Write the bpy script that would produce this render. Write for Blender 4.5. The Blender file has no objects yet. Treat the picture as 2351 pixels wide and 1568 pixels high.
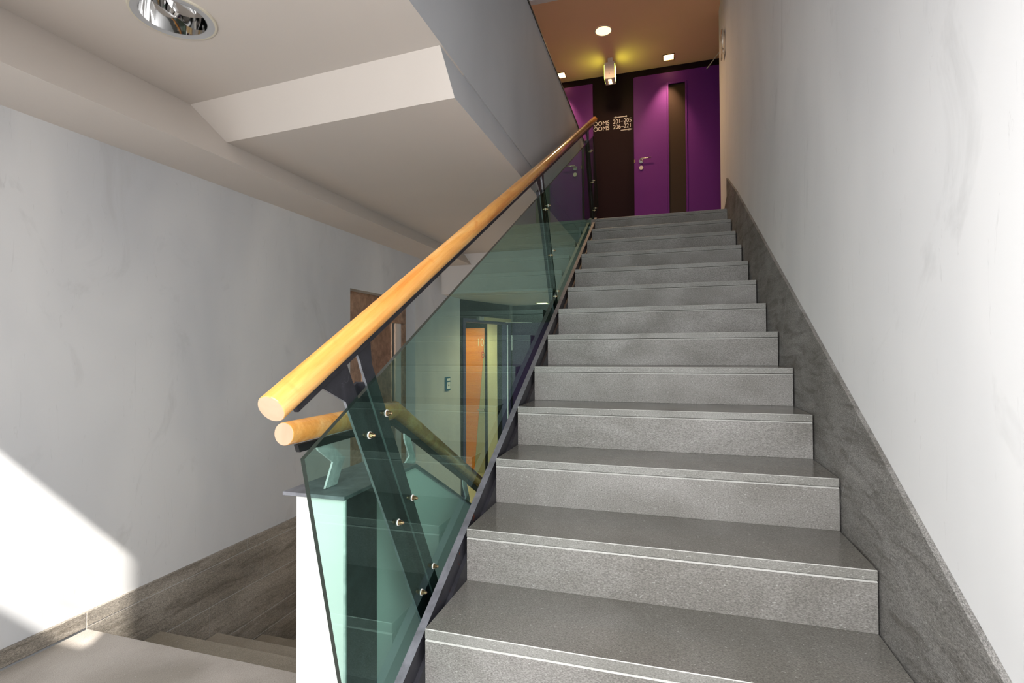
import bpy, bmesh, math
from mathutils import Vector, Matrix

S = bpy.context.scene
C = S.collection

# ------------------------------------------------------------------ camera
YAW, PITCH, ROLL = .2917, .0162, -.0054
FPX = 1179.7
cd = bpy.data.cameras.new('camera')
cam = bpy.data.objects.new('camera', cd)
C.objects.link(cam)
fw = Vector((-math.sin(YAW)*math.cos(PITCH), math.cos(YAW)*math.cos(PITCH), math.sin(PITCH)))
rt = Vector((math.cos(YAW), math.sin(YAW), 0))
up = rt.cross(fw)
r2 = math.cos(ROLL)*rt + math.sin(ROLL)*up
u2 = -math.sin(ROLL)*rt + math.cos(ROLL)*up
cam.matrix_world = Matrix(((r2.x, u2.x, -fw.x, .6444), (r2.y, u2.y, -fw.y, -.6748),
                           (r2.z, u2.z, -fw.z, 1.1059), (0, 0, 0, 1)))
cd.sensor_width = 36
cd.lens = FPX/2351*36
cd.clip_start = .02
S.camera = cam

# ------------------------------------------------------------------ world, sun, daylight, exposure
w = bpy.data.worlds.new('sky')
S.world = w
w.use_nodes = True
w.node_tree.nodes['Background'].inputs[0].default_value = (.86, .93, 1, 1)
w.node_tree.nodes['Background'].inputs[1].default_value = 2.2

sd = bpy.data.lights.new('sun', 'SUN')
sd.energy = 11.0
sd.angle = math.radians(.8)
sd.color = (1, .95, .87)
sun = bpy.data.objects.new('sun', sd)
C.objects.link(sun)
SK = .55
sun.rotation_euler = Vector((-SK, 1, -1.17)).to_track_quat('-Z', 'Y').to_euler()


def area(name, loc, direction, sx, sy, e, col=(1, 1, 1), spread=180):
    d = bpy.data.lights.new(name, 'AREA')
    d.shape = 'RECTANGLE'
    d.size = sx
    d.size_y = sy
    d.energy = e
    d.color = col
    d.spread = math.radians(spread)
    o = bpy.data.objects.new(name, d)
    C.objects.link(o)
    o.location = loc
    o.rotation_euler = Vector(direction).to_track_quat('-Z', 'Y').to_euler()
    return o


area('daylight_fill', (.45, -1.0, 1.15), (.12, 1, -.75), 1.25, 2.0, 60, (1, .99, .98))  # added area lamps just inside the facade, standing in for window daylight
area('daylight_fill_high', (.30, -1.0, 3.6), (.35, 1, -.15), 1.0, 1.8, 8, (1, .99, .98))
area('daylight_fill_left', (-.98, -1.0, 1.15), (0, 1, 0), 1.0, 2.0, 14, (1, .985, .97))

S.view_settings.view_transform = 'Standard'
S.view_settings.look = 'None'
S.view_settings.gamma = 1
S.view_settings.use_curve_mapping = False
S.view_settings.exposure = .28
S.cycles.use_denoising = True
S.cycles.max_bounces = 10
S.cycles.diffuse_bounces = 6
S.cycles.glossy_bounces = 5
S.cycles.transparent_max_bounces = 16
S.cycles.caustics_reflective = False
S.cycles.caustics_refractive = False
S.cycles.sample_clamp_indirect = 6


# ------------------------------------------------------------------ materials
def lin(c):
    return tuple((v/12.92 if v <= .04045 else ((v+.055)/1.055)**2.4) for v in (x/255 for x in c)) + (1,)


def new_mat(name):
    m = bpy.data.materials.new(name)
    m.use_nodes = True
    nt = m.node_tree
    return m, nt, nt.nodes['Principled BSDF']


def noise(nt, scale, detail=4, stretch=(1, 1, 1), rough=.5, dist=0):
    tc = nt.nodes.new('ShaderNodeTexCoord')
    mp = nt.nodes.new('ShaderNodeMapping')
    mp.inputs['Scale'].default_value = stretch
    n = nt.nodes.new('ShaderNodeTexNoise')
    n.inputs['Scale'].default_value = scale
    n.inputs['Detail'].default_value = detail
    n.inputs['Roughness'].default_value = rough
    n.inputs['Distortion'].default_value = dist
    nt.links.new(tc.outputs['Object'], mp.inputs[0])
    nt.links.new(mp.outputs[0], n.inputs['Vector'])
    return n.outputs['Fac']


def ramp(nt, fac, stops):
    r = nt.nodes.new('ShaderNodeValToRGB')
    e = r.color_ramp.elements
    while len(e) > 1:
        e.remove(e[-1])
    e[0].position, e[0].color = stops[0][0], stops[0][1]
    for p, c in stops[1:]:
        x = e.new(p)
        x.color = c
    nt.links.new(fac, r.inputs[0])
    return r.outputs[0]


def mixc(nt, fac, a, b, mode='MIX'):
    m = nt.nodes.new('ShaderNodeMix')
    m.data_type = 'RGBA'
    m.blend_type = mode
    for sock, v in ((m.inputs[0], fac), (m.inputs[6], a), (m.inputs[7], b)):
        if isinstance(v, (float, int)):
            sock.default_value = v
        elif isinstance(v, tuple):
            sock.default_value = v
        else:
            nt.links.new(v, sock)
    return m.outputs[2]


def bump(nt, b, h, strength=.2, dist=.002):
    n = nt.nodes.new('ShaderNodeBump')
    n.inputs['Strength'].default_value = strength
    n.inputs['Distance'].default_value = dist
    nt.links.new(h, n.inputs['Height'])
    nt.links.new(n.outputs[0], b.inputs['Normal'])


def plain(name, col, rough=.5, metal=0, coat=0, spec=.5, emit=None, es=1):
    m, nt, b = new_mat(name)
    b.inputs['Base Color'].default_value = col if len(col) == 4 else col+(1,)
    b.inputs['Roughness'].default_value = rough
    b.inputs['Metallic'].default_value = metal
    b.inputs['Coat Weight'].default_value = coat
    b.inputs['Specular IOR Level'].default_value = spec
    if emit:
        b.inputs['Emission Color'].default_value = emit+(1,)
        b.inputs['Emission Strength'].default_value = es
    return m


def plaster(name, base, dark, scale=2.0, amt=.5, smudge=True):
    m, nt, b = new_mat(name)
    big = noise(nt, scale, 3, (1, 1, .45), .5, .4)
    col = ramp(nt, big, [(.35, dark), (.62, base)])
    col = mixc(nt, amt, base, col)
    if smudge:
        sm = noise(nt, 3.1, 5, (1, 1, .7), .62, 1.2)
        f = ramp(nt, sm, [(.60, (0, 0, 0, 1)), (.72, (.38, .38, .38, 1))])
        col = mixc(nt, f, col, tuple(v*.66 for v in base[:3])+(1,))
        sc = noise(nt, 9, 2, (1, 3, .35), .4, 2.5)
        f2 = ramp(nt, sc, [(.685, (0, 0, 0, 1)), (.70, (.22, .22, .22, 1)), (.715, (0, 0, 0, 1))])
        col = mixc(nt, f2, col, tuple(v*.55 for v in base[:3])+(1,))
    nt.links.new(col, b.inputs['Base Color'])
    b.inputs['Roughness'].default_value = .75
    b.inputs['Specular IOR Level'].default_value = .25
    bump(nt, b, noise(nt, 60, 4), .12, .001)
    return m


def stone(name, base, lo=.72, hi=1.25, rough=.45, streak=(1, 1, 1), speck=.55, cloud=True, spec=.5, vein=False):
    m, nt, b = new_mat(name)
    base4 = tuple(base)+(1,)
    fine = noise(nt, 420, 2, streak, .6)
    col = ramp(nt, fine, [(.33, tuple(v*lo for v in base)+(1,)), (.68, tuple(v*hi for v in base)+(1,))])
    if cloud:
        cl = noise(nt, 3.6, 5, (.7, .5, 1.2), .55, .5)
        cc = ramp(nt, cl, [(.36, (.68, .67, .64, 1)), (.66, (1.14, 1.14, 1.15, 1))])
        col = mixc(nt, .8, col, cc, 'MULTIPLY')
    if vein:
        vn = noise(nt, 16, 5, (1, .22, 1.5), .6, .8)
        vc = ramp(nt, vn, [(.36, (.62, .60, .57, 1)), (.5, (1, 1, 1, 1)), (.68, (1.16, 1.15, 1.13, 1))])
        col = mixc(nt, .9, col, vc, 'MULTIPLY')
    sp = noise(nt, 200, 1, tuple(s*x for s, x in zip(streak, (1, 1, 1.6))), .5)
    f = ramp(nt, sp, [(.715, (0, 0, 0, 1)), (.745, (speck,)*3+(1,))])
    col = mixc(nt, f, col, (.62, .62, .60, 1))
    sp2 = noise(nt, 240, 1, (1, 1, 1), .5)
    f2 = ramp(nt, sp2, [(.25, (.4, .4, .4, 1)), (.30, (0, 0, 0, 1))])
    col = mixc(nt, f2, col, (.02, .018, .016, 1))
    nt.links.new(col, b.inputs['Base Color'])
    b.inputs['Specular IOR Level'].default_value = spec
    r = ramp(nt, noise(nt, 7, 3), [(.3, (rough*.8,)*3+(1,)), (.7, (rough*1.2,)*3+(1,))])
    nt.links.new(r, b.inputs['Roughness'])
    bump(nt, b, fine, .12, .0006)
    return m


def wood(name, c1, c2, c3, rough=.28):
    m, nt, b = new_mat(name)
    n1 = noise(nt, 14, 5, (.14, 1, 1), .6, .5)
    col = ramp(nt, n1, [(.3, c1), (.52, c2), (.72, c3)])
    n2 = noise(nt, 130, 3, (.02, 1, 1), .6)
    g = ramp(nt, n2, [(.35, (.84, .80, .74, 1)), (.6, (1, 1, 1, 1))])
    col = mixc(nt, .7, col, g, 'MULTIPLY')
    n3 = noise(nt, 11, 2, (1.1, 1, 1), .5, 1.0)
    k = ramp(nt, n3, [(.64, (0, 0, 0, 1)), (.76, (.55, .55, .55, 1))])
    col = mixc(nt, k, col, (.56, .18, .035, 1))
    nt.links.new(col, b.inputs['Base Color'])
    b.inputs['Roughness'].default_value = rough
    b.inputs['Coat Weight'].default_value = .6
    b.inputs['Coat Roughness'].default_value = .12
    return m


def steel(name, base, scratch=.35, rough=.5, rust=False, metal=.4):
    m, nt, b = new_mat(name)
    n = noise(nt, 18, 5, (1, 1, 1), .6, .6)
    col = ramp(nt, n, [(.35, tuple(v*.75 for v in base)+(1,)), (.7, tuple(v*1.3 for v in base)+(1,))])
    s = noise(nt, 36, 6, (1, 1, 1), .75, 1.6)
    f = ramp(nt, s, [(.62, (0, 0, 0, 1)), (.72, (scratch,)*3+(1,))])
    col = mixc(nt, f, col, (.30, .30, .34, 1))
    if rust:
        rn = noise(nt, 16, 5, (1, 1, 1), .62, 1.0)
        f3 = ramp(nt, rn, [(.66, (0, 0, 0, 1)), (.675, (1, 1, 1, 1))])
        col = mixc(nt, f3, col, (.17, .04, .018, 1))
    nt.links.new(col, b.inputs['Base Color'])
    b.inputs['Roughness'].default_value = rough
    b.inputs['Metallic'].default_value = metal
    return m


def glass_mat(name, tint, refl=1.0):
    m = bpy.data.materials.new(name)
    m.use_nodes = True
    nt = m.node_tree
    nt.nodes.clear()
    out = nt.nodes.new('ShaderNodeOutputMaterial')
    tr = nt.nodes.new('ShaderNodeBsdfTransparent')
    tr.inputs[0].default_value = tint+(1,)
    gl = nt.nodes.new('ShaderNodeBsdfGlossy')
    gl.inputs['Roughness'].default_value = 0
    gl.inputs['Color'].default_value = (.55*refl, .84*refl, .76*refl, 1)
    geo = nt.nodes.new('ShaderNodeNewGeometry')
    dot = nt.nodes.new('ShaderNodeVectorMath')
    dot.operation = 'DOT_PRODUCT'
    nt.links.new(geo.outputs['Normal'], dot.inputs[0])
    nt.links.new(geo.outputs['Incoming'], dot.inputs[1])

    def mth(op, a, b2=None, c=None):
        n = nt.nodes.new('ShaderNodeMath')
        n.operation = op
        for i, v in enumerate((a, b2, c)):
            if v is None:
                continue
            if isinstance(v, (int, float)):
                n.inputs[i].default_value = v
            else:
                nt.links.new(v, n.inputs[i])
        return n.outputs[0]
    c = mth('ABSOLUTE', dot.outputs['Value'])
    p = mth('POWER', mth('SUBTRACT', 1.0, c), 5.0)
    r = mth('MULTIPLY_ADD', p, .96, .04)
    rr = mth('DIVIDE', mth('MULTIPLY', r, 2.0), mth('ADD', r, 1.0))   # both faces of the sheet
    fac = mth('MULTIPLY', rr, mth('SUBTRACT', 1.0, geo.outputs['Backfacing']))
    mx = nt.nodes.new('ShaderNodeMixShader')
    nt.links.new(fac, mx.inputs[0])
    nt.links.new(tr.outputs[0], mx.inputs[1])
    nt.links.new(gl.outputs[0], mx.inputs[2])
    nt.links.new(mx.outputs[0], out.inputs[0])
    return m


M = {}
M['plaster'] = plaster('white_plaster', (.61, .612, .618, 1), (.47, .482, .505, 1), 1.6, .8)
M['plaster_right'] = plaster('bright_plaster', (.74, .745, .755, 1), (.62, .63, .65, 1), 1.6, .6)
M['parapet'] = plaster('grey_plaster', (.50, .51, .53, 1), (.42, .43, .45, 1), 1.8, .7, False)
M['ceiling'] = plaster('ceiling_paint', (.61, .565, .525, 1), (.57, .53, .495, 1), 1.2, .5, False)
M['header'] = plaster('header_paint', (.66, .62, .60, 1), (.60, .57, .55, 1), 1.2, .5, False)
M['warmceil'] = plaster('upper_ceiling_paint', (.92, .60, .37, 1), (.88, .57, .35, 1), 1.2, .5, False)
M['tread'] = stone('tread_stone', (.185, .178, .165), .70, 1.35, .20, (.5, 1, 1), .30)
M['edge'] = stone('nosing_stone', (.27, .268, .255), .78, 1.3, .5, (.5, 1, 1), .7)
M['riser'] = stone('riser_stone', (.262, .254, .243), .66, 1.36, .55, (.45, 1, 1), .5)
M['arris'] = stone('arris_highlight', (.50, .50, .48), .85, 1.15, .5, (.45, 1, 1), .2, False)  # highlight on the step chamfers put into a paler stone colour
M['skirt'] = stone('skirting_stone', (.215, .210, .203), .50, 1.5, .6, (1, .4, 1.2), .5, vein=True)
M['clad'] = stone('cladding_stone', (.26, .235, .205), .55, 1.45, .6, (1, .4, 1.2), .35, vein=True)
M['landing'] = stone('landing_stone', (.36, .33, .30), .82, 1.18, .5, (.6, 1, 1), .3)
M['lefttread'] = stone('lower_tread_stone', (.31, .275, .225), .78, 1.25, .5, (.6, 1, 1), .3)
M['joint'] = plain('pale_joint', (.46, .46, .46), .8)
M['dark'] = plain('dark_gap', (.02, .02, .026), .8)
M['wood'] = wood('varnished_beech', (.55, .20, .035, 1), (.72, .345, .085, 1), (.80, .48, .18, 1), .2)
M['endgrain'] = plaster('beech_end_grain', (.52, .36, .25, 1), (.45, .29, .19, 1), 25, .6, False)
M['steel'] = steel('dark_steel', (.040, .040, .050), .3, .45)
M['stringer'] = steel('stringer_steel', (.050, .050, .062), .75, .5, True)
M['flange'] = steel('scratched_flange', (.20, .20, .23), .8, .45, metal=.2)
M['litedge'] = steel('lit_steel_edge', (.24, .25, .28), .3, .4, metal=.3)  # window light on the bar edges painted in as a paler tone
M['cap'] = steel('grey_cap_steel', (.20, .205, .23), .25, .5)
M['bracket'] = steel('bracket_steel', (.62, .64, .65), .2, .5, metal=0)
M['white'] = plain('white_paint', (.84, .84, .84), .5)
M['glass'] = glass_mat('green_glass', (.73, .875, .825))
M['glassedge'] = plain('glass_edge', (.012, .022, .018), .12, 0, 0, .8)
M['brass'] = plain('brass', (.42, .30, .18), .3, 1)
M['zinc'] = plain('pale_nylon_washer', (.75, .75, .72), .5)
M['black'] = plain('matt_black', (.012, .012, .014), .6)
M['farwall'] = plain('dark_aubergine_paint', (.010, .003, .006), .6, spec=.12)
M['purple'] = plain('purple_door_paint', (.115, .018, .19), .5, spec=.2)
M['purpledark'] = plain('deep_purple_paint', (.045, .018, .09), .5, spec=.2)
M['slit'] = plain('smoked_wired_glass', (.030, .018, .008), .45, spec=.25)
M['chrome'] = plain('polished_nickel', (.80, .76, .70), .18, 1)
M['silver'] = plain('silver_reflector', (.78, .78, .78), .06, 1)
M['greyring'] = plain('grey_trim', (.42, .43, .45), .5)
M['cream'] = plain('cream_trim', (.62, .58, .48), .5)
M['bronze'] = steel('bronze_lift_panel', (.46, .29, .19), .1, .28, metal=.8)
M['satin'] = plain('satin_steel', (.62, .58, .54), .35, .8)
M['darkportal'] = plain('black_panel', (.016, .014, .017), .6, spec=.2)
M['portalframe'] = plain('dark_violet_frame', (.045, .030, .10), .5)
M['orange'] = wood('orange_door_veneer', (.84, .20, .006, 1), (.90, .24, .008, 1), (.94, .28, .012, 1), .5)
M['tan'] = plain('tan_door_panel', (.48, .40, .22), .5)
M['yellow'] = plain('pale_yellow_wall', (.80, .66, .40), .6)
M['blue'] = plain('blue_plate', (.02, .13, .22), .4)
M['red'] = plain('red_ink', (.5, .02, .02), .5)
M['letter'] = plain('pale_lettering', (.74, .70, .66), .5)
M['cyl'] = plain('brushed_nickel', (.74, .66, .56), .35, .7)
M['lamp_on'] = plain('warm_lamp', (.8, .6, .4), .5, emit=(1, .62, .25), es=9)
M['lamp_round'] = plain('round_lamp_reflector', (.8, .6, .4), .5, emit=(1, .50, .22), es=3.2)
M['lamp_cool'] = plain('lit_diffuser', (.8, .8, .7), .5, emit=(1, .9, .5), es=4)
M['exit_side'] = plain('lit_green_side', (.6, .7, .2), .5, emit=(.70, .85, .10), es=9)
M['box'] = plain('white_light_housing', (.68, .60, .56), .5)
M['slot'] = plain('dim_lamp_recess', (.5, .35, .2), .5)


# ------------------------------------------------------------------ mesh helpers
def link(name, bm, mat, parent=None, kind=None, smooth=False):
    me = bpy.data.meshes.new(name)
    bmesh.ops.recalc_face_normals(bm, faces=bm.faces)
    bm.to_mesh(me)
    bm.free()
    for m in (mat if isinstance(mat, (list, tuple)) else [mat]):
        me.materials.append(m)
    if smooth:
        for p in me.polygons:
            p.use_smooth = len(p.vertices) <= 4
    o = bpy.data.objects.new(name, me)
    C.objects.link(o)
    if parent is not None:
        o.parent = parent
        o.matrix_parent_inverse = Matrix.Translation(-parent.location)
    if kind:
        o['kind'] = kind
    return o


def bevel(bm, w, seg=1):
    if w:
        bmesh.ops.bevel(bm, geom=bm.edges[:], offset=w, segments=seg, affect='EDGES', profile=.5)


def a_box(bm, x0, x1, y0, y1, z0, z1, mi=0):
    v = [bm.verts.new((x, y, z)) for x in (x0, x1) for y in (y0, y1) for z in (z0, z1)]
    for f in ((0, 1, 3, 2), (4, 6, 7, 5), (0, 4, 5, 1), (2, 3, 7, 6), (0, 2, 6, 4), (1, 5, 7, 3)):
        bm.faces.new([v[i] for i in f]).material_index = mi


def box(name, x0, x1, y0, y1, z0, z1, mat, parent=None, kind=None, bv=0):
    bm = bmesh.new()
    a_box(bm, x0, x1, y0, y1, z0, z1)
    bevel(bm, bv)
    return link(name, bm, mat, parent, kind)


def a_prism(bm, pts3, vec, mi=0, mi_cap=None):
    """pts3: polygon of 3d points, swept by vec"""
    a = [bm.verts.new(p) for p in pts3]
    b = [bm.verts.new(Vector(p)+Vector(vec)) for p in pts3]
    n = len(a)
    f1 = bm.faces.new(a[::-1])
    f2 = bm.faces.new(b)
    for f in (f1, f2):
        f.material_index = mi if mi_cap is None else mi_cap
    for i in range(n):
        bm.faces.new((a[i], a[(i+1) % n], b[(i+1) % n], b[i])).material_index = mi


def prism_yz(name, pts, x0, x1, mat, parent=None, kind=None, bv=0, mi=0, mi_cap=None):
    bm = bmesh.new()
    a_prism(bm, [(x0, y, z) for y, z in pts], (x1-x0, 0, 0), mi, mi_cap)
    bevel(bm, bv)
    return link(name, bm, mat, parent, kind)


def prism_xz(name, pts, y0, y1, mat, parent=None, kind=None, bv=0):
    bm = bmesh.new()
    a_prism(bm, [(x, y0, z) for x, z in pts], (0, y1-y0, 0))
    bevel(bm, bv)
    return link(name, bm, mat, parent, kind)


def prism_xy(name, pts, z0, z1, mat, parent=None, kind=None, bv=0):
    bm = bmesh.new()
    a_prism(bm, [(x, y, z0) for x, y in pts], (0, 0, z1-z0))
    bevel(bm, bv)
    return link(name, bm, mat, parent, kind)


def cyl(bm, p0, p1, r0, r1=None, n=24, mi=0, caps=True, mi_cap=None):
    r1 = r0 if r1 is None else r1
    p0, p1 = Vector(p0), Vector(p1)
    d = (p1-p0).normalized()
    q = Vector((0, 0, 1)).rotation_difference(d)
    A, B_ = [], []
    for i in range(n):
        t = 2*math.pi*i/n
        e = q @ Vector((math.cos(t), math.sin(t), 0))
        A.append(bm.verts.new(p0+e*r0))
        B_.append(bm.verts.new(p1+e*r1))
    for i in range(n):
        bm.faces.new((A[i], A[(i+1) % n], B_[(i+1) % n], B_[i])).material_index = mi
    if caps:
        for loop in (A[::-1], B_):
            bm.faces.new(loop).material_index = mi if mi_cap is None else mi_cap


def empty(name, loc, label=None, cat=None, group=None, kind=None):
    o = bpy.data.objects.new(name, None)
    C.objects.link(o)
    o.location = loc
    o.empty_display_size = .1
    if label:
        o['label'] = label
    if cat:
        o['category'] = cat
    if group:
        o['group'] = group
    if kind:
        o['kind'] = kind
    return o


K = .5475
NK = math.sqrt(1+K*K)


def ab(a, b):           # slope frame (along, above the nosing line) -> (y, z)
    return ((a-K*b)/NK, (K*a+b)/NK)


# ================================================================== THE SHELL
G, R = .3105, .17
WX = 1.2            # plaster face of the right wall
LX = -1.6           # plaster face of the left wall
FL = -.85           # lobby floor
YB = -1.1           # facade behind the camera

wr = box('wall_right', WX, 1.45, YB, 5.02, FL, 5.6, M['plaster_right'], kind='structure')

# left wall with the lift recess
wl = empty('wall_left', (LX, 0, FL), kind='structure')
bm = bmesh.new()
a_box(bm, LX-.2, LX, YB, 2.628, FL, 2.38)
a_box(bm, LX-.2, LX, 2.628, 3.66, 1.57, 2.38)
a_box(bm, LX-.2, LX, 3.66, 4.75, FL, 2.38)
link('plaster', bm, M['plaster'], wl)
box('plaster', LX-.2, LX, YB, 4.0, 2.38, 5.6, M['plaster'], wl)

# stone cladding on the left wall (slabs one by one)
bx0, bx1 = LX-.002, LX+.013
rows = [(.065, .008, (.82, 1.644, 2.45)), (.005, -.193, (.82, 1.767, 2.45)), (-.196, -.397, (.82, 1.40, 2.30, 2.45)),
        (-.400, -.505, (.82, 1.95, 2.45)), (-.508, FL+.001, (.82, 1.7, 2.45))]
for z1, z0, ys in rows:
    for y0, y1 in zip(ys[:-1], ys[1:]):
        box('stone_slab', bx0, bx1, y0+.001, y1-.001, z0, z1, M['clad'], wl, bv=.0012)
box('joint_backing', LX-.001, bx1-.002, .82, 2.45, FL, .06, M['joint'], wl)
bl = empty('baseboard_left', (LX, 0, 0), kind='structure')
for y0, y1 in ((YB, -.35), (-.35, .818)):
    box('skirting_slab', bx0, bx1, y0+.0008, y1-.0008, .004, .065, M['clad'], bl, bv=.0012)
box('skirting_slab', bx0, bx1, 3.67, 4.745, FL, FL+.09, M['clad'], bl, bv=.0012)

# landing floor where the camera stands
fl = empty('floor', (-.2, -.4, 0), kind='structure')
bm = bmesh.new()
a_prism(bm, [(LX+.0, YB, -.03), (WX, YB, -.03), (WX, G, -.03), (-.3, G, -.03), (-.3, .82, -.03), (LX+.02, .82, -.03), (LX+.02, YB, -.03)][0:6] and
        [(LX+.018, YB, -.03), (WX-.012, YB, -.03), (WX-.012, G, -.03), (-.306, G, -.03), (-.306, .82, -.03), (LX+.018, .82, -.03)], (0, 0, .03))
bevel(bm, .002)
link('stone_paving', bm, M['landing'], fl)
box('concrete_slab', LX, WX, YB, .30, -.20, -.031, M['dark'], fl)
box('concrete_slab', LX, -.31, .30, .80, -.20, -.031, M['lefttread'], fl)
box('stone_paving', -.305, -.002, G+.001, .474, -.03, 0, M['landing'], fl)

# lobby floor below, upper landing floor
box('floor', -3.2, WX, 2.06, 7.6, FL-.1, FL, M['yellow'], kind='structure')
box('floor', LX-1.4, 2.6, 4.36, 6.0, 2.29, 2.38, M['landing'], kind='structure')
box('floor', LX-1.4, -.25, -.71, 4.36, 2.335, 2.38, M['tread'], kind='structure')

# ---- high ceiling over the landing, with a round hole for the downlight
DL = (-.955, .657)
bm = bmesh.new()
outer = [(-1.5, -.72), (-.15, -.72), (-.15, 1.30), (-1.5, 1.30)]
ov = [bm.verts.new((x, y, 2.25)) for x, y in outer]
iv = [bm.verts.new((DL[0]+.105*math.cos(t*math.pi/24), DL[1]+.105*math.sin(t*math.pi/24), 2.25)) for t in range(48)]
es = [bm.edges.new((ov[i], ov[(i+1) % 4])) for i in range(4)] + [bm.edges.new((iv[i], iv[(i+1) % 48])) for i in range(48)]
bmesh.ops.triangle_fill(bm, edges=es, use_beauty=True, use_dissolve=False)
ce = link('ceiling', bm, M['ceiling'], kind='structure')
box('slab_edge', -1.5, -.15, -.735, -.72, 2.25, 2.38, M['ceiling'], ce)
# dropped soffit with its sloping front face
bm = bmesh.new()
vs = [(-1.40, 1.262, 2.098), (-.143, 1.182, 2.098), (-.143, 4.25, 2.098), (-1.40, 4.25, 2.098),
      (-1.48, 1.160, 2.252), (-.158, 1.076, 2.252), (-.158, 4.25, 2.33), (-1.48, 4.25, 2.33)]
v = [bm.verts.new(p) for p in vs]
for f in ((0, 1, 2, 3), (0, 4, 5, 1), (1, 5, 6, 2), (2, 6, 7, 3), (3, 7, 4, 0), (4, 7, 6, 5)):
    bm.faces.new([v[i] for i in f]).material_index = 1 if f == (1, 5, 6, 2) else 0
link('dropped_soffit', bm, [M['ceiling'], M['parapet']], ce)
# slanted beam along the left wall
trim = prism_xz('trim_1', [(LX, 1.981), (-1.265, 1.981), (-1.345, 2.098), (-1.455, 2.2499), (-1.5, 2.30), (LX, 2.30)], -.72, 4.25,
                M['ceiling'], kind='structure')
# header wall under the upper landing
wh = empty('wall_header', (-.2, 4.3, 1.69), kind='structure')
box('plaster', LX, -.045, 4.25, 4.35, 1.69, 2.288, M['header'], wh)
box('plaster', -.045, WX, 4.25, 4.35, 1.69, 1.83, M['header'], wh)
# parapet of the upper floor
wu = empty('wall_upper', (-.2, 1.8, 2.25), kind='structure')
box('parapet', -.25, -.15, -.735, 4.60, 2.2505, 3.245, M['parapet'], wu)
box('black_capping', -.255, -.146, -.74, 4.605, 3.245, 3.262, M['black'], wu)

# upper volume: fascia, ceilings, far wall
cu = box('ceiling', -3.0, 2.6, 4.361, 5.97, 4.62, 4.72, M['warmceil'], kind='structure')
box('wall_fascia', LX, WX, 4.29, 4.36, 4.62, 5.6, M['white'], kind='structure')
box('ceiling', LX-.2, 1.45, YB, 4.36, 5.6, 5.7, M['white'], kind='structure')
wf = empty('wall_far', (0, 5.95, 2.38), kind='structure')
box('painted_wall', -3.0, 2.6, 5.95, 6.05, 2.38, 4.62, M['farwall'], wf)
box('wall_end', 2.6, 2.7, 4.9, 6.0, 2.29, 4.72, M['plaster'], kind='structure')
box('wall_end', -3.1, -3.0, 3.9, 6.0, 2.29, 4.72, M['plaster'], kind='structure')
box('wall_side', 1.45, 2.6, 4.92, 5.02, 2.29, 4.72, M['plaster'], kind='structure')
box('wall_side', -3.0, LX-.2, 3.9, 4.0, 2.29, 4.72, M['plaster'], kind='structure')

# facade behind the camera with two windows
wb = empty('wall_back', (0, YB, 0), kind='structure')
bm = bmesh.new()
a_box(bm, LX-.2, -1.56, YB-.2, YB, FL, 5.6)
a_box(bm, -.335, -.22, YB-.2, YB, FL, 5.6)
a_box(bm, 1.12, 1.45, YB-.2, YB, FL, 5.6)
a_box(bm, -1.56, -.335, YB-.2, YB, FL, .02)
a_box(bm, -.22, 1.12, YB-.2, YB, FL, .02)
a_box(bm, -1.56, -.335, YB-.2, YB, 3.2, 5.6)
a_box(bm, -.22, 1.12, YB-.2, YB, 5.0, 5.6)
link('plaster', bm, M['white'], wb)
w1 = empty('window_1', (-1.0, YB-.1, .02), kind='structure')
box('window_frame', -1.56, -.335, YB-.07, YB-.03, .02, .06, M['black'], w1)
box('window_frame', -1.56, -1.53, YB-.07, YB-.03, .06, 3.2, M['black'], w1)
box('window_frame', -.36, -.335, YB-.07, YB-.03, .06, 3.2, M['black'], w1)
box('lower_sun_block', -1.53, -.36, YB-.10, YB-.09, .06, 2.24, M['white'], w1)  # unseen sheet, added to cut the lower edge of the sun patch
w2 = empty('window_2', (.42, YB-.1, .02), kind='structure')
box('window_frame', -.22, -.20, YB-.07, YB-.03, .02, 5.0, M['black'], w2)
box('window_frame', 1.08, 1.12, YB-.07, YB-.03, .02, 5.0, M['black'], w2)
box('window_frame', -.24, 1.08, YB-.07, YB-.03, 2.2, 2.24, M['black'], w2)
box('sun_block_sheet', -.24, 1.08, YB-.10, YB-.09, .02, 5.0, M['white'], w2)  # unseen opaque sheet, added to keep the sun off the rising stairs

# ---- lobby below
box('ceiling', -3.2, WX, 4.35, 7.6, 1.69, 1.75, M['header'], kind='structure')
P0, P1 = Vector((-1.62, 4.75)), Vector((-1.31, 5.84))
pd = (P1-P0).normalized()
pn = Vector((-pd.y, pd.x))


def pp(s, d=0):
    q = P0+pd*s+pn*d
    return (q.x, q.y)


PL = (P1-P0).length
wp = empty('wall_portal', (-1.45, 5.3, FL), kind='structure')
s0, s1 = .118, 1.06
prism_xy('black_panel', [pp(0), pp(s0-.04), pp(s0-.04, .12), pp(0, .12)], FL, 1.69, M['darkportal'], wp)
prism_xy('black_panel', [pp(s0-.04), pp(s1+.02), pp(s1+.02, .12), pp(s0-.04, .12)], 1.46, 1.69, M['darkportal'], wp)
prism_xy('black_panel', [pp(s1+.02), pp(PL), pp(PL, .12), pp(s1+.02, .12)], FL, 1.69, M['darkportal'], wp)
d3 = empty('door_3', (-1.45, 5.3, FL), kind='structure')
prism_xy('door_frame', [pp(s0-.045, -.012), pp(s0, -.012), pp(s0, .10), pp(s0-.045, .10)], FL, 1.475, M['portalframe'], d3)
prism_xy('door_frame', [pp(s1-.02, -.012), pp(s1+.03, -.012), pp(s1+.03, .10), pp(s1-.02, .10)], FL, 1.475, M['portalframe'], d3)
prism_xy('door_frame', [pp(s0-.045, -.013), pp(s1+.03, -.013), pp(s1+.03, .10), pp(s0-.045, .10)], 1.435, 1.475, M['portalframe'], d3)
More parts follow.
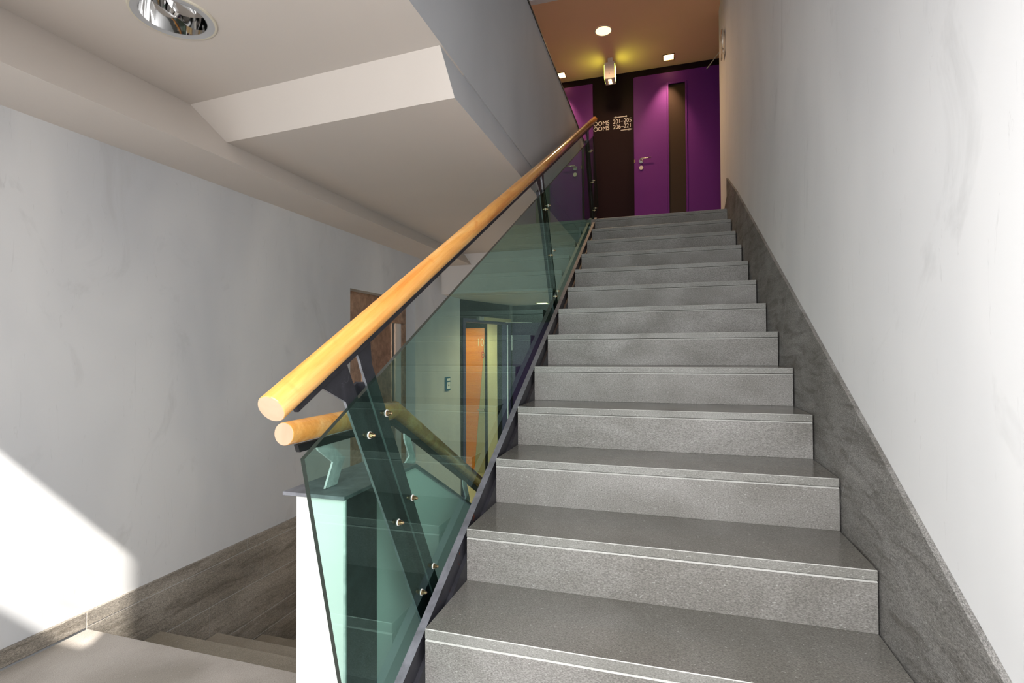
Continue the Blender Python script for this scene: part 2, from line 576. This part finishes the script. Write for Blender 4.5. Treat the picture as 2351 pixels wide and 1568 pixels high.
prism_xy('jamb_strip', [pp(s1-.03, .0), pp(s1-.02, .0), pp(s1-.02, .012), pp(s1-.03, .012)], FL, 1.435, M['satin'], d3)
cl = prism_xy('door_closer', [pp(.34, -.05), pp(s1-.02, -.05), pp(s1-.02, -.012), pp(.34, -.012)], 1.463, 1.503, M['tan'], d3)
prism_xy('closer_cover', [pp(.33, -.055), pp(.42, -.055), pp(.42, -.011), pp(.33, -.011)], 1.462, 1.504, M['satin'], cl)
prism_xy('closer_arm', [pp(.85, -.09), pp(1.15, -.30), pp(1.16, -.28), pp(.86, -.07)], 1.452, 1.462, M['satin'], d3)
prism_xy('cable_trunking', [pp(PL-.06, -.02), pp(PL-.02, -.02), pp(PL-.02, 0), pp(PL-.06, 0)], 1.48, 1.688, M['satin'], wp)

box('wall_lobby', -1.31, WX, 5.84, 5.94, FL, 1.69, M['darkportal'], kind='structure')
d4 = empty('door_4', (-.8, 5.83, FL), kind='structure')
box('door_leaf', -1.30, -.30, 5.80, 5.84, FL, 1.46, M['purpledark'], d4, bv=.002)
box('pull_handle', -1.30, -1.285, 5.76, 5.775, 1.10, 1.30, M['satin'], d4, bv=.004)
for z in (1.13, 1.27):
    bm = bmesh.new()
    cyl(bm, (-1.2925, 5.77, z), (-1.2925, 5.80, z), .006, n=10)
    link('handle_mount', bm, M['satin'], d4)

# room behind the portal with the orange door
wi = empty('wall_inner', (-2.3, 7.1, FL), kind='structure')
box('pale_wall', -2.06, -1.90, 6.98, 7.1, FL, 1.62, M['yellow'], wi)
box('dark_reveal', -2.13, -2.06, 7.05, 7.1, FL, 1.62, M['darkportal'], wi)
box('dark_reveal', -1.90, -1.2, 7.0, 7.1, FL, 1.62, M['darkportal'], wi)
box('plaster', -3.2, 0, 7.1, 7.2, FL, 1.69, M['yellow'], wi)
box('dark_lintel', -3.1, -2.06, 7.04, 7.1, 1.46, 1.62, M['darkportal'], wi)
box('wall_passage', -3.3, -3.2, 4.4, 7.6, FL, 1.69, M['yellow'], kind='structure')
d5 = empty('door_5', (-2.5, 7.08, FL), kind='structure')
lf = prism_xz('door_leaf', [(-2.95, FL+.005), (-2.32, FL+.005), (-2.135, 1.30), (-2.135, 1.455), (-2.95, 1.455)], 7.06, 7.1, M['orange'], d5)
prism_xz('tan_panel', [(-2.319, FL+.005), (-2.133, FL+.005), (-2.133, 1.295)], 7.061, 7.1, M['tan'], d5)
box('lever_handle', -2.25, -2.15, 7.03, 7.045, .14, .16, M['brass'], d5, bv=.003)
bm = bmesh.new()
cyl(bm, (-2.16, 7.03, .15), (-2.16, 7.062, .15), .02, n=16)
link('handle_rose', bm, M['brass'], d5)


def text_mesh(name, body, size, mat, parent, origin, flip='xz', ext=.001, sx=1.0, label=None):
    cu_ = bpy.data.curves.new(name, 'FONT')
    cu_.body = body
    cu_.size = size
    cu_.extrude = ext
    cu_.align_x = 'LEFT'
    t = bpy.data.objects.new(name, cu_)
    C.objects.link(t)
    bpy.context.view_layer.update()
    me = bpy.data.meshes.new_from_object(t)
    bpy.data.objects.remove(t)
    me.name = name
    if flip == 'xz':      # reads from -y
        T = Matrix(((sx, 0, 0, origin[0]), (0, 0, -1, origin[1]), (0, 1, 0, origin[2]), (0, 0, 0, 1)))
    else:                 # on the wall x = const, read from -x side looking +x
        T = Matrix(((0, 0, -1, origin[0]), (-sx, 0, 0, origin[1]), (0, 1, 0, origin[2]), (0, 0, 0, 1)))
    me.transform(T)
    me.materials.clear()
    me.materials.append(mat)
    o = bpy.data.objects.new(name, me)
    C.objects.link(o)
    if parent is not None:
        o.parent = parent
        o.matrix_parent_inverse = Matrix.Translation(-parent.location)
    if label:
        o['label'] = label
    return o


text_mesh('door_number', '10', .17, M['yellow'], d5, (-2.27, 7.057, 1.17), sx=.75)
bm = bmesh.new()
bmesh.ops.create_circle(bm, segments=28, radius=.052, cap_ends=True)
ring = bm.faces[:]
ret = bmesh.ops.inset_individual(bm, faces=ring, thickness=.012)
cap = [f for f in bm.faces if len(f.verts) > 4]
bmesh.ops.delete(bm, geom=cap, context='FACES')
for vv in bm.verts:
    vv.co = Vector((-2.165+vv.co.x*.55, 7.056, 1.03+vv.co.y))
link('prohibition_ring', bm, M['red'], d5)
box('prohibition_mark', -2.175, -2.155, 7.054, 7.058, 1.02, 1.04, M['black'], d5)

# lift in the left wall
d6 = empty('door_6', (-1.7, 3.1, FL), kind='structure')
ex = -1.70
box('lift_header', ex-.05, ex, 2.628, 3.66, 1.352, 1.57, M['bronze'], d6)
box('door_surround', ex-.05, ex, 2.628, 2.93, FL, 1.350, M['bronze'], d6)
box('door_edge', ex-.05, ex+.004, 2.93, 2.955, FL, 1.350, M['satin'], d6)
box('door_leaf', ex-.05, ex-.015, 2.955, 3.44, FL, 1.350, M['bronze'], d6)
box('shadow_gap', ex-.06, ex-.03, 3.44, 3.46, FL, 1.350, M['black'], d6)
box('door_jamb', ex-.05, ex+.006, 3.46, 3.56, FL, 1.350, M['satin'], d6)
box('door_surround', ex-.05, ex, 3.56, 3.66, FL, 1.350, M['bronze'], d6)

# ================================================================== STAIRCASE UP
st = empty('staircase', (.6, .3, 0), 'dark grey stone staircase rising to the purple doors, steel stringer on its left', 'staircase')
bm = bmesh.new()
pts = [(G+.03, -.03)]
for i in range(1, 15):
    pts += [(G*i+.03, R*(i-1)-.03), (G*i+.03, R*i-.032)]
pts = pts[:-2] + [(4.245, R*13-.032), (4.245, 1.9), (1.2, .02), (.8, -.2), (G+.03, -.2)]
pts = [pts[0]] + pts[2:]
a_prism(bm, [(.004, y, z) for y, z in pts], (WX-.02-.004, 0, 0))
link('concrete_core', bm, M['dark'], st)
tx0, tx1 = 0.0, 1.181
for i in range(1, 15):
    y0, z = G*i, R*i
    y1 = G*(i+1)+.004 if i < 14 else 4.62
    # tread slab: polished top, paler front band
    bm = bmesh.new()
    a_box(bm, tx0, tx1, y0, y1, z-.028, z)
    bevel(bm, .0018)
    bmesh.ops.recalc_face_normals(bm, faces=bm.faces)
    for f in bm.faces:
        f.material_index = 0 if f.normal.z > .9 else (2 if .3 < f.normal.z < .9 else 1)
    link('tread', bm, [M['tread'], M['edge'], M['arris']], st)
    # riser slab with a chamfered top edge below the groove
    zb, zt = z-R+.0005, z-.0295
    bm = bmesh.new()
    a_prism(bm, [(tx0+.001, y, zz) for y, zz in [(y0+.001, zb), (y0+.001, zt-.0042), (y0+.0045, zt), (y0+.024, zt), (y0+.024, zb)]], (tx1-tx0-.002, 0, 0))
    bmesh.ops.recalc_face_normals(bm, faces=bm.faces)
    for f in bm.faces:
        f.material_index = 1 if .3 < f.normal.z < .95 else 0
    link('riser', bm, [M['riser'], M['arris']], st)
# steel stringer on the left
sx0, sx1 = -.036, -.012
prism_yz('stringer', [(.09, .001), (.09, K*.09-.034), (4.5, K*4.5-.034), (4.5, K*4.5-.34), (.56, .001)], sx0, sx1, [M['stringer'], M['flange']], st, mi=1, mi_cap=0)
prism_yz('stringer_ledge', [(.35, .012), (.35, K*.35-.10), (4.45, K*4.45-.10), (4.45, K*4.45-.125), (.35+.02, .012)], -.0125, .0005, M['steel'], st)

# skirting of stone slabs on the right wall
br = empty('baseboard_right', (1.19, .3, 0), kind='structure')
ja = [-.2, .39, 1.39, 2.405, 3.40, 4.38]
for a0, a1 in zip(ja[:-1], ja[1:]):
    pts = [ab(a0+.001, -.30), ab(a1-.001, -.30), ab(a1-.001, .275), ab(a0+.001, .275)]
    prism_yz('skirting_slab', pts, 1.187, 1.2005, M['skirt'], br, bv=.001)
yt, zt = ab(4.38, .275)
prism_yz('skirting_slab', [ab(4.381, -.30), (4.39, 2.05), (4.39, 2.675), ab(4.381, .275)], 1.187, 1.2005, M['skirt'], br, bv=.001)
prism_yz('skirting_slab', [(4.391, 2.381), (5.02, 2.381), (5.02, 2.40), (4.70, 2.40), (4.391, 2.50)], 1.187, 1.2005, M['skirt'], br)
prism_yz('joint_backing', [ab(0, -.28), ab(4.3, -.28), ab(4.3, .27), ab(0, .27)], 1.19, 1.1995, M['joint'], br)

# ================================================================== STAIRCASE DOWN
sl = empty('staircase', (-.95, .82, 0), 'brownish stone steps going down along the left wall towards the lift', 'staircase')
Y0 = .82
for k in range(1, 5):
    ya, yb, z = Y0+G*(k-1), Y0+G*k, -R*k
    box('tread', LX+.018, -.308, ya-.02, yb, z-.028, z, M['lefttread'], sl, bv=.0018)
    prism_yz('riser', [(ya-.022, z+.0005), (ya-.002, z+.0005), (ya-.002, z+R-.032), (ya-.022, z+R-.032)], LX+.02, -.310, M['lefttread'], sl)
prism_yz('riser', [(Y0+4*G-.022, FL), (Y0+4*G-.002, FL), (Y0+4*G-.002, -.71), (Y0+4*G-.022, -.71)], LX+.02, -.310, M['lefttread'], sl)
prism_yz('concrete_core', [(.78, -.21), (Y0+4*G-.03, FL+.12), (Y0+4*G-.03, FL), (.78, FL)], LX+.03, -.32, M['dark'], sl)

# low inner wall with steel cap between the flights
lw = empty('wall_inner_low', (-.23, .48, FL), kind='structure')
lw.name = 'wall_inner'
ya, zc = .862, .722
wy = 2.5
zs = zc-K*(wy-ya)
prism_yz('plaster', [(.478, FL), (.478, zc), (ya, zc), (wy, zs), (wy, FL)], -.304, -.158, M['white'], lw)
prism_yz('cap_plate', [(.466, zc), (.466, zc+.010), (ya+.002, zc+.010), (wy, zs+.010), (wy, zs), (ya, zc)], -.339, -.148, M['cap'], lw, bv=.001)
box('side_panel', -.158, -.1535, .478, .628, FL, zc-.001, M['steel'], lw)
box('corner_strip', -.1585, -.1515, .4755, .480, FL, zc-.001, M['bracket'], lw)


# ================================================================== HANDRAILS
def rail(name, path, x, r, parent, nseg=40, seg=28):
    """round timber rail following (y,z) points in the plane x, built along local X"""
    bm = bmesh.new()
    P = [Vector((x, y, z)) for y, z in path]
    rings = []
    for i, p in enumerate(P):
        if i == 0:
            d = (P[1]-P[0]).normalized()
            n = d
            k = 1
        elif i == len(P)-1:
            d = (P[-1]-P[-2]).normalized()
            n = d
            k = 1
        else:
            d0, d1 = (P[i]-P[i-1]).normalized(), (P[i+1]-P[i]).normalized()
            n = (d0+d1).normalized()
            k = 1/max(.3, n.dot(d0))
        side = Vector((1, 0, 0))
        upv = side.cross(n).normalized()
        rg = []
        for s in range(seg):
            t = 2*math.pi*s/seg
            rg.append(bm.verts.new(p+side*math.cos(t)*r+upv*math.sin(t)*r*k))
        rings.append((rg, n))
    for (a, _), (b, _) in zip(rings[:-1], rings[1:]):
        for s in range(seg):
            bm.faces.new((a[s], a[(s+1) % seg], b[(s+1) % seg], b[s]))
    for (rg, n), sg in ((rings[0], -1), (rings[-1], 1)):
        small = [bm.verts.new(P[0 if sg < 0 else -1]+(v.co-P[0 if sg < 0 else -1])*.955+n*sg*.0022) for v in rg]
        for s in range(seg):
            f = bm.faces.new((rg[s], rg[(s+1) % seg], small[(s+1) % seg], small[s]))
        f = bm.faces.new(small)
        f.material_index = 1
    return link(name, bm, [M['wood'], M['endgrain']], parent, smooth=True)


def align_local(o, ang):
    """rotate the mesh data so that its grain (object X) runs along the rail"""
    me = o.data
    Rm = Matrix.Rotation(-ang, 4, 'X')
    T = Matrix(((0, 1, 0, 0), (0, 0, 1, 0), (1, 0, 0, 0), (0, 0, 0, 1)))
    me.transform(T @ Rm)
    o.matrix_basis = Matrix.Rotation(ang, 4, 'X') @ T.inverted()


bal = empty('glass_balustrade', (-.05, .3, 0), 'green glass balustrade with round timber handrail along the left side of the rising stairs', 'balustrade')
RX = -.052
BH = .827
r1 = rail('handrail', [ab(.5725, BH), ab(3.62, BH), ab(5.80, BH)], RX, .0285, bal)
align_local(r1, math.atan(K))
prism_yz('rail_bar', [ab(.634, .773), ab(5.76, .773), ab(5.76, .805), ab(.634, .805)], RX-.018, RX-.006, M['steel'], bal, bv=.002)
# a shallow ring joint in the timber
jy, jz = ab(3.62, BH)
dirv = Vector((0, 1/NK, K/NK))
bm = bmesh.new()
c0 = Vector((RX, jy, jz))
cyl(bm, c0-dirv*.0012, c0+dirv*.0012, .0289, n=28, caps=False)
link('joint_ring', bm, M['endgrain'], bal, smooth=True)

gx0, gx1 = -.060, -.050


def pane(pts):
    bm = bmesh.new()
    yz = [ab(a, b) for a, b in pts]
    a_prism(bm, [(gx0, y, z) for y, z in yz], (gx1-gx0, 0, 0), 1, 0)
    return link('glass_pane', bm, [M['glass'], M['glassedge']], bal)


pane([(.596, .688), (3.045, .688), (3.045, -.10), (.378, -.10)])
pane([(3.062, .688), (5.615, .688), (5.64, -.04), (5.0, -.10), (3.062, -.10)])


def bolt_bm(bm, y, z):
    cyl(bm, (-.0500, y, z), (-.0475, y, z), .0092, n=16, mi=0)
    cyl(bm, (-.0475, y, z), (-.0462, y, z), .0074, n=16, mi=1)
    cyl(bm, (-.0462, y, z), (-.040, y, z), .0064, n=6, mi=1)
    cyl(bm, (-.040, y, z), (-.0352, y, z), .0044, n=12, mi=1)
    cyl(bm, (-.0352, y, z), (-.0325, y, z), .0044, .002, n=12, mi=1)
    cyl(bm, (-.066, y, z), (-.060, y, z), .008, n=16, mi=2)


bolt_me = None
for k, ac in enumerate((.852, 3.054, 5.30)):
    py, pz = ab(ac, 0)
    ps = empty('post', (-.07, py, pz))
    ps.parent = bal
    ps.matrix_parent_inverse = Matrix.Translation(-bal.location)
    # empties nested: children of the post use world coordinates again
    bpy.context.view_layer.update()

    def plink(name, bm, mat):
        o = link(name, bm, mat)
        o.parent = ps
        o.matrix_parent_inverse = ps.matrix_world.inverted()
        return o
    L = [(-.128, .776), (-.068, .697), (-.068, -.26), (-.022, -.26), (-.022, .776)]
    Rr = [(.026, .776), (.028, .75), (.026, .735), (.026, -.26), (.070, -.26), (.070, .72), (.093, .776)]
    for shape in (L, Rr):
        bm = bmesh.new()
        a_prism(bm, [(-.073, *ab(ac+a, b)) for a, b in shape], (.007, 0, 0), 1, 0)
        plink('flat_bar', bm, [M['steel'], M['litedge']])
    bm = bmesh.new()
    a_prism(bm, [(-.100, *ab(ac+a, b)) for a, b in ((-.022, .69), (.027, .69), (.027, -.26), (-.022, -.26))], (.008, 0, 0))
    plink('web_plate', bm, M['steel'])
    bm = bmesh.new()
    for a in (-.0225, .0265):
        a_prism(bm, [(-.100, *ab(ac+a+e, b)) for e, b in ((-.003, .69), (.003, .69), (.003, -.26), (-.003, -.26))], (.028, 0, 0))
    plink('flange', bm, M['steel'])
    bm = bmesh.new()
    a_prism(bm, [(-.066, *ab(ac+a, b)) for a, b in ((-.06, -.13), (.06, -.13), (.06, -.22), (-.06, -.22))], (.0295, 0, 0))
    plink('fixing_block', bm, M['steel'])
    for a in (-.046, .045):
        for b in (.585, .293, .012):
            y, z = ab(ac+a, b)
            if bolt_me is None:
                bm = bmesh.new()
                bolt_bm(bm, 0, 0)
                o = plink('bolt', bm, [M['zinc'], M['brass'], M['black']])
                bolt_me = o.data
            else:
                o = bpy.data.objects.new('bolt', bolt_me)
                C.objects.link(o)
                o.parent = ps
                o.matrix_parent_inverse = ps.matrix_world.inverted()
            o.location = (0, y, z)

# second rail over the low wall
hr = empty('timber_handrail', (-.244, .5, .73), 'short round timber handrail on steel brackets above the low white wall', 'handrail')
hx = -.244
pr2 = [(.362, .905), (.886, .905), (2.45, .905-K*(2.45-.886))]
rail('rail', pr2, hx, .0285, hr)
prism_yz('rail_bar', [(.402, .872), (.890, .872), (2.43, .872-K*1.54), (2.43, .852-K*1.54), (.882, .852), (.41, .852)], hx-.006, hx+.006, M['black'], hr)
chev = [(.514, .733), (.566, .733), (.602, .800), (.512, .872), (.470, .868), (.486, .842), (.548, .798)]
prism_yz('bracket', chev, hx-.003, hx+.003, M['bracket'], hr)
for yc in (.96, 1.50):
    zc2 = .732-K*(yc-.86)
    ch = []
    for y, z in chev:
        dy, dz = y-.545, (z-.733)*.90
        ch.append((yc+(dy+K*dz)/NK, zc2+(dz-K*dy)/NK))
    prism_yz('bracket', ch, hx-.003, hx+.003, M['bracket'], hr)

# ================================================================== UPSTAIRS DOORS, SIGN, LIGHTS
DZ = 2.382


def upper_door(num, x0, x1, slit, handle_x, hand):
    d = empty('door_%d' % num, ((x0+x1)/2, 5.93, DZ), kind='structure')
    zt = 4.522
    bm = bmesh.new()
    if slit:
        s0_, s1_ = slit
        for q in ((x0, s0_, DZ, zt), (s1_, x1, DZ, zt), (s0_, s1_, DZ, 2.52), (s0_, s1_, 4.37, zt)):
            a_box(bm, q[0], q[1], 5.91, 5.95, q[2], q[3])
        bmesh.ops.remove_doubles(bm, verts=bm.verts, dist=.0001)
    else:
        a_box(bm, x0, x1, 5.91, 5.95, DZ, zt)
    link('door_leaf', bm, M['purple'], d)
    box('leaf_edge', x0-.012 if hand > 0 else x1, x0 if hand > 0 else x1+.012, 5.915, 5.95, DZ, zt-.004, M['purple'], d)
    if slit:
        s0_, s1_ = slit
        box('vision_pane', s0_, s1_, 5.925, 5.935, 2.52, 4.37, M['slit'], d)
        for q in ((s0_-.022, s0_, 2.50, 4.39), (s1_, s1_+.022, 2.50, 4.39), (s0_, s1_, 4.37, 4.39), (s0_, s1_, 2.50, 2.52)):
            box('vision_frame', q[0], q[1], 5.90, 5.94, q[2], q[3], M['purple'], d, bv=.003)
    hz = 3.462
    bm = bmesh.new()
    cyl(bm, (handle_x, 5.91, hz-.01), (handle_x, 5.902, hz-.01), .027, n=24)
    cyl(bm, (handle_x, 5.902, hz-.01), (handle_x, 5.86, hz), .010, n=14)
    cyl(bm, (handle_x-.01*hand, 5.862, hz+.008), (handle_x+.125*hand, 5.862, hz+.012), .0095, .008, n=14)
    link('lever_handle', bm, M['chrome'], d, smooth=True)
    bm = bmesh.new()
    cyl(bm, (handle_x+.001, 5.91, hz-.092), (handle_x+.001, 5.898, hz-.092), .027, .025, n=24)
    link('lock_rose', bm, M['cyl'], d)
    return d


dd = upper_door(1, .292, 1.34, (.700, .895), .365, 1)
box('strike_plate', .280, .293, 5.905, 5.915, 3.44, 3.48, M['brass'], dd)
upper_door(2, -1.22, -.232, None, -1.12, 1)
bm = bmesh.new()
a_prism(bm, [(1.14, 5.88, 4.475), (1.27, 5.70, 4.560), (1.27, 5.70, 4.567), (1.14, 5.88, 4.482)], (.007, .006, 0))
link('closer_arm', bm, M['cream'], dd)

# directory lettering painted on the far wall
for body, x, z in (('ROOMS', -.275, 3.985), ('ROOMS', -.275, 3.917)):
    text_mesh('lettering', body, .078, M['letter'], wf, (x, 5.948, z), sx=.92)
text_mesh('lettering', '201–205', .078, M['letter'], wf, (.018, 5.948, 3.985), sx=.86)
text_mesh('lettering', '206–221', .078, M['letter'], wf, (.018, 5.948, 3.917), sx=.86)


def arrow(x0, x1, z, tipleft):
    bm = bmesh.new()
    y = 5.9475
    a_box(bm, x0, x1, y, y+.003, z-.0045, z+.0045)
    s = -1 if tipleft else 1
    tx = x0 if tipleft else x1
    a_prism(bm, [(tx+s*.022, y, z), (tx-s*.018, y, z+.014), (tx-s*.018, y, z-.014)], (0, .003, 0))
    cyl(bm, ((x1 if tipleft else x1-.03), y, z), ((x1 if tipleft else x1-.03), y+.003, z), .011, n=16)
    link('arrow', bm, M['letter'], wf)


arrow(.045, .185, 4.064, True)
arrow(.115, .240, 3.892, False)


def aim_spot(name, loc, target, e, size, blend, col, r=.03):
    d = bpy.data.lights.new(name, 'SPOT')
    d.energy = e
    d.spot_size = math.radians(size)
    d.spot_blend = blend
    d.color = col
    d.shadow_soft_size = r
    o = bpy.data.objects.new(name, d)
    C.objects.link(o)
    o.location = loc
    o.rotation_euler = (Vector(target)-Vector(loc)).to_track_quat('-Z', 'Y').to_euler()
    return o


WARM = (1, .62, .32)
# round recessed downlight in the upper ceiling (on)
ud = empty('round_downlight', (.013, 4.995, 4.62), 'small lit round downlight in the warm ceiling upstairs', 'ceiling light')
bm = bmesh.new()
for (ra, rb, za, zb) in ((.100, .094, 4.619, 4.612), (.094, .084, 4.612, 4.616)):
    cyl(bm, (.013, 4.995, za), (.013, 4.995, zb), ra, rb, n=40, caps=False)
link('trim_ring', bm, M['cream'], ud, smooth=True)
bm = bmesh.new()
cyl(bm, (.013, 4.995, 4.6185), (.013, 4.995, 4.6165), .085, n=36)
link('lit_reflector', bm, M['lamp_round'], ud)
aim_spot('round_lamp', (.013, 4.995, 4.60), (.013, 4.995, 0), 90, 165, 1, WARM, .06)


def square_light(x, y, z, s, label, col_mat, e, tgt, grp):
    q = empty('square_downlight', (x, y, z), label, 'ceiling light', grp)
    h = s/2
    bm = bmesh.new()
    for (x0, x1, y0, y1) in ((x-h, x+h, y-h, y-h+.008), (x-h, x+h, y+h-.008, y+h), (x-h, x-h+.008, y-h, y+h), (x+h-.008, x+h, y-h, y+h)):
        a_box(bm, x0, x1, y0, y1, z-.008, z-.0005)
    link('trim_frame', bm, M['brass'] if col_mat == 'lamp_on' else M['cream'], q)
    box('lit_lamp', x-h+.012, x+h-.012, y-h+.012, y+h-.012, z-.005, z-.001, M[col_mat], q)
    bm = bmesh.new()
    cyl(bm, (x, y+.01, z-.0052), (x, y+.01, z-.012), .036, .030, n=24)
    link('lamp_bezel', bm, M[col_mat], q)
    aim_spot('square_lamp', (x, y, z-.02), tgt, e, 62, .9, (1, .58, .36) if col_mat == 'lamp_on' else (1, .85, .5), .02)
    return q


square_light(.705, 5.74, 4.62, .135, 'square lit downlight above the purple door with the glass slit', 'lamp_on', 75, (.62, 5.93, 3.0), 'square downlights upstairs')
square_light(-.62, 5.76, 4.62, .135, 'square lit downlight beside the white parapet, above the left purple door', 'lamp_on', 75, (-.62, 5.93, 3.0), 'square downlights upstairs')
square_light(-.83, 5.56, 1.69, .15, 'bright square downlight in the lobby ceiling seen through the green glass', 'lamp_cool', 7, (-.80, 5.7, 0), None)

# emergency light box
eb = empty('emergency_light', (.035, 5.62, 4.62), 'white box lamp with two small lit squares hanging under the upstairs ceiling', 'emergency light')
x0, x1, y0, y1, z0, z1 = -.035, .085, 5.50, 5.66, 4.345, 4.545
box('mounting_stem', .000, .060, 5.55, 5.64, 4.52, 4.619, M['box'], eb)
box('housing', x0, x1, y0, y1, z0, z1, M['box'], eb, bv=.005)
box('lit_side', x0-.004, x0+.001, y0+.02, y1-.01, z0+.02, z1-.02, M['exit_side'], eb)
box('lit_side', x1-.001, x1+.004, y0+.02, y1-.01, z0+.02, z1-.02, M['exit_side'], eb)
for ya_, yb_ in ((5.525, 5.572), (5.585, 5.632)):
    box('lamp_window', .008, .044, ya_, yb_, z0-.003, z0+.002, M['lamp_on'], eb)
text_mesh('mark', 'S', .022, M['black'], eb, (.018, 5.499, 4.40))

# metal floor number standing off the right wall
fn = empty('floor_number', (1.2, 4.5, 4.0), 'polished metal numeral 2 standing off the right wall near its upper corner', 'sign')
t2 = text_mesh('numeral', '2', .38, M['chrome'], fn, (1.178, 4.60, 3.865), flip='yz', ext=.006, sx=.95)
for yy, zz in ((4.50, 4.10), (4.47, 3.875)):
    bm = bmesh.new()
    cyl(bm, (1.18, yy, zz), (1.2, yy, zz), .006, n=10)
    link('standoff', bm, M['chrome'], fn)

# large recessed downlight over the landing (off)
dl = empty('round_downlight', (DL[0], DL[1], 2.25), 'large unlit round downlight with mirror reflector in the ceiling over the landing', 'ceiling light')
bm = bmesh.new()
cyl(bm, (DL[0], DL[1], 2.2498), (DL[0], DL[1], 2.245), .131, .129, n=64, caps=False)
cyl(bm, (DL[0], DL[1], 2.245), (DL[0], DL[1], 2.2445), .129, .122, n=64, caps=False)
link('outer_rim', bm, M['cream'], dl, smooth=True)
bm = bmesh.new()
cyl(bm, (DL[0], DL[1], 2.2446), (DL[0], DL[1], 2.247), .123, .099, n=64, caps=False)
link('trim_ring', bm, M['greyring'], dl, smooth=True)
bm = bmesh.new()
prev = None
N = 64
prof = [(.0995, 2.246), (.098, 2.26), (.094, 2.285), (.086, 2.31), (.074, 2.328)]
rings = [[bm.verts.new((DL[0]+r*math.cos(2*math.pi*i/N), DL[1]+r*math.sin(2*math.pi*i/N), z)) for i in range(N)] for r, z in prof]
for a, b in zip(rings[:-1], rings[1:]):
    for i in range(N):
        bm.faces.new((a[i], a[(i+1) % N], b[(i+1) % N], b[i]))
bm.faces.new(rings[-1])
link('reflector', bm, M['silver'], dl, smooth=True)
# the two curved louvre blades crossing in the opening
for s in (-1, 1):
    bm = bmesh.new()
    A, B_ = [], []
    for i in range(21):
        t = -1+2*i/20
        y = DL[1]+t*.088
        x = DL[0]+s*(.012+.045*(t*t))
        A.append(bm.verts.new((x, y, 2.262+.03*t*t)))
        B_.append(bm.verts.new((x+s*.012, y, 2.322)))
    for i in range(20):
        bm.faces.new((A[i], A[i+1], B_[i+1], B_[i]))
    link('louvre', bm, M['silver'], dl, smooth=True)
for s in (-1, 1):
    bm = bmesh.new()
    cyl(bm, (DL[0]-.055, DL[1]+s*.018, 2.316), (DL[0]+.055, DL[1]+s*.018, 2.316), .008, n=14)
    link('lamp_tube', bm, M['white'], dl, smooth=True)

# blue wall plate in the lobby
bp_ = empty('wall_plate', (-1.6, 4.39, .74), 'small blue framed call point on the lobby wall seen through the green glass', 'call point')
box('frame', -1.6, -1.585, 4.32, 4.44, .675, .82, M['blue'], bp_, bv=.002)
box('label', -1.586, -1.582, 4.345, 4.425, .695, .765, M['white'], bp_)
box('label', -1.586, -1.582, 4.345, 4.425, .780, .805, M['white'], bp_)
bm = bmesh.new()
cyl(bm, (-1.583, 4.385, .732), (-1.579, 4.385, .732), .010, n=14)
link('button', bm, M['black'], bp_)

aim_spot('lobby_lamp', (-.7, 4.9, 1.66), (-.9, 4.9, -.85), 80, 165, 1, (1, .68, .36), .1)
# added lamp without a fixture, brightens the orange door
aim_spot('passage_fill', (-2.3, 6.4, 1.5), (-2.4, 7.1, .2), 34, 140, 1, (1, .85, .5), .1)
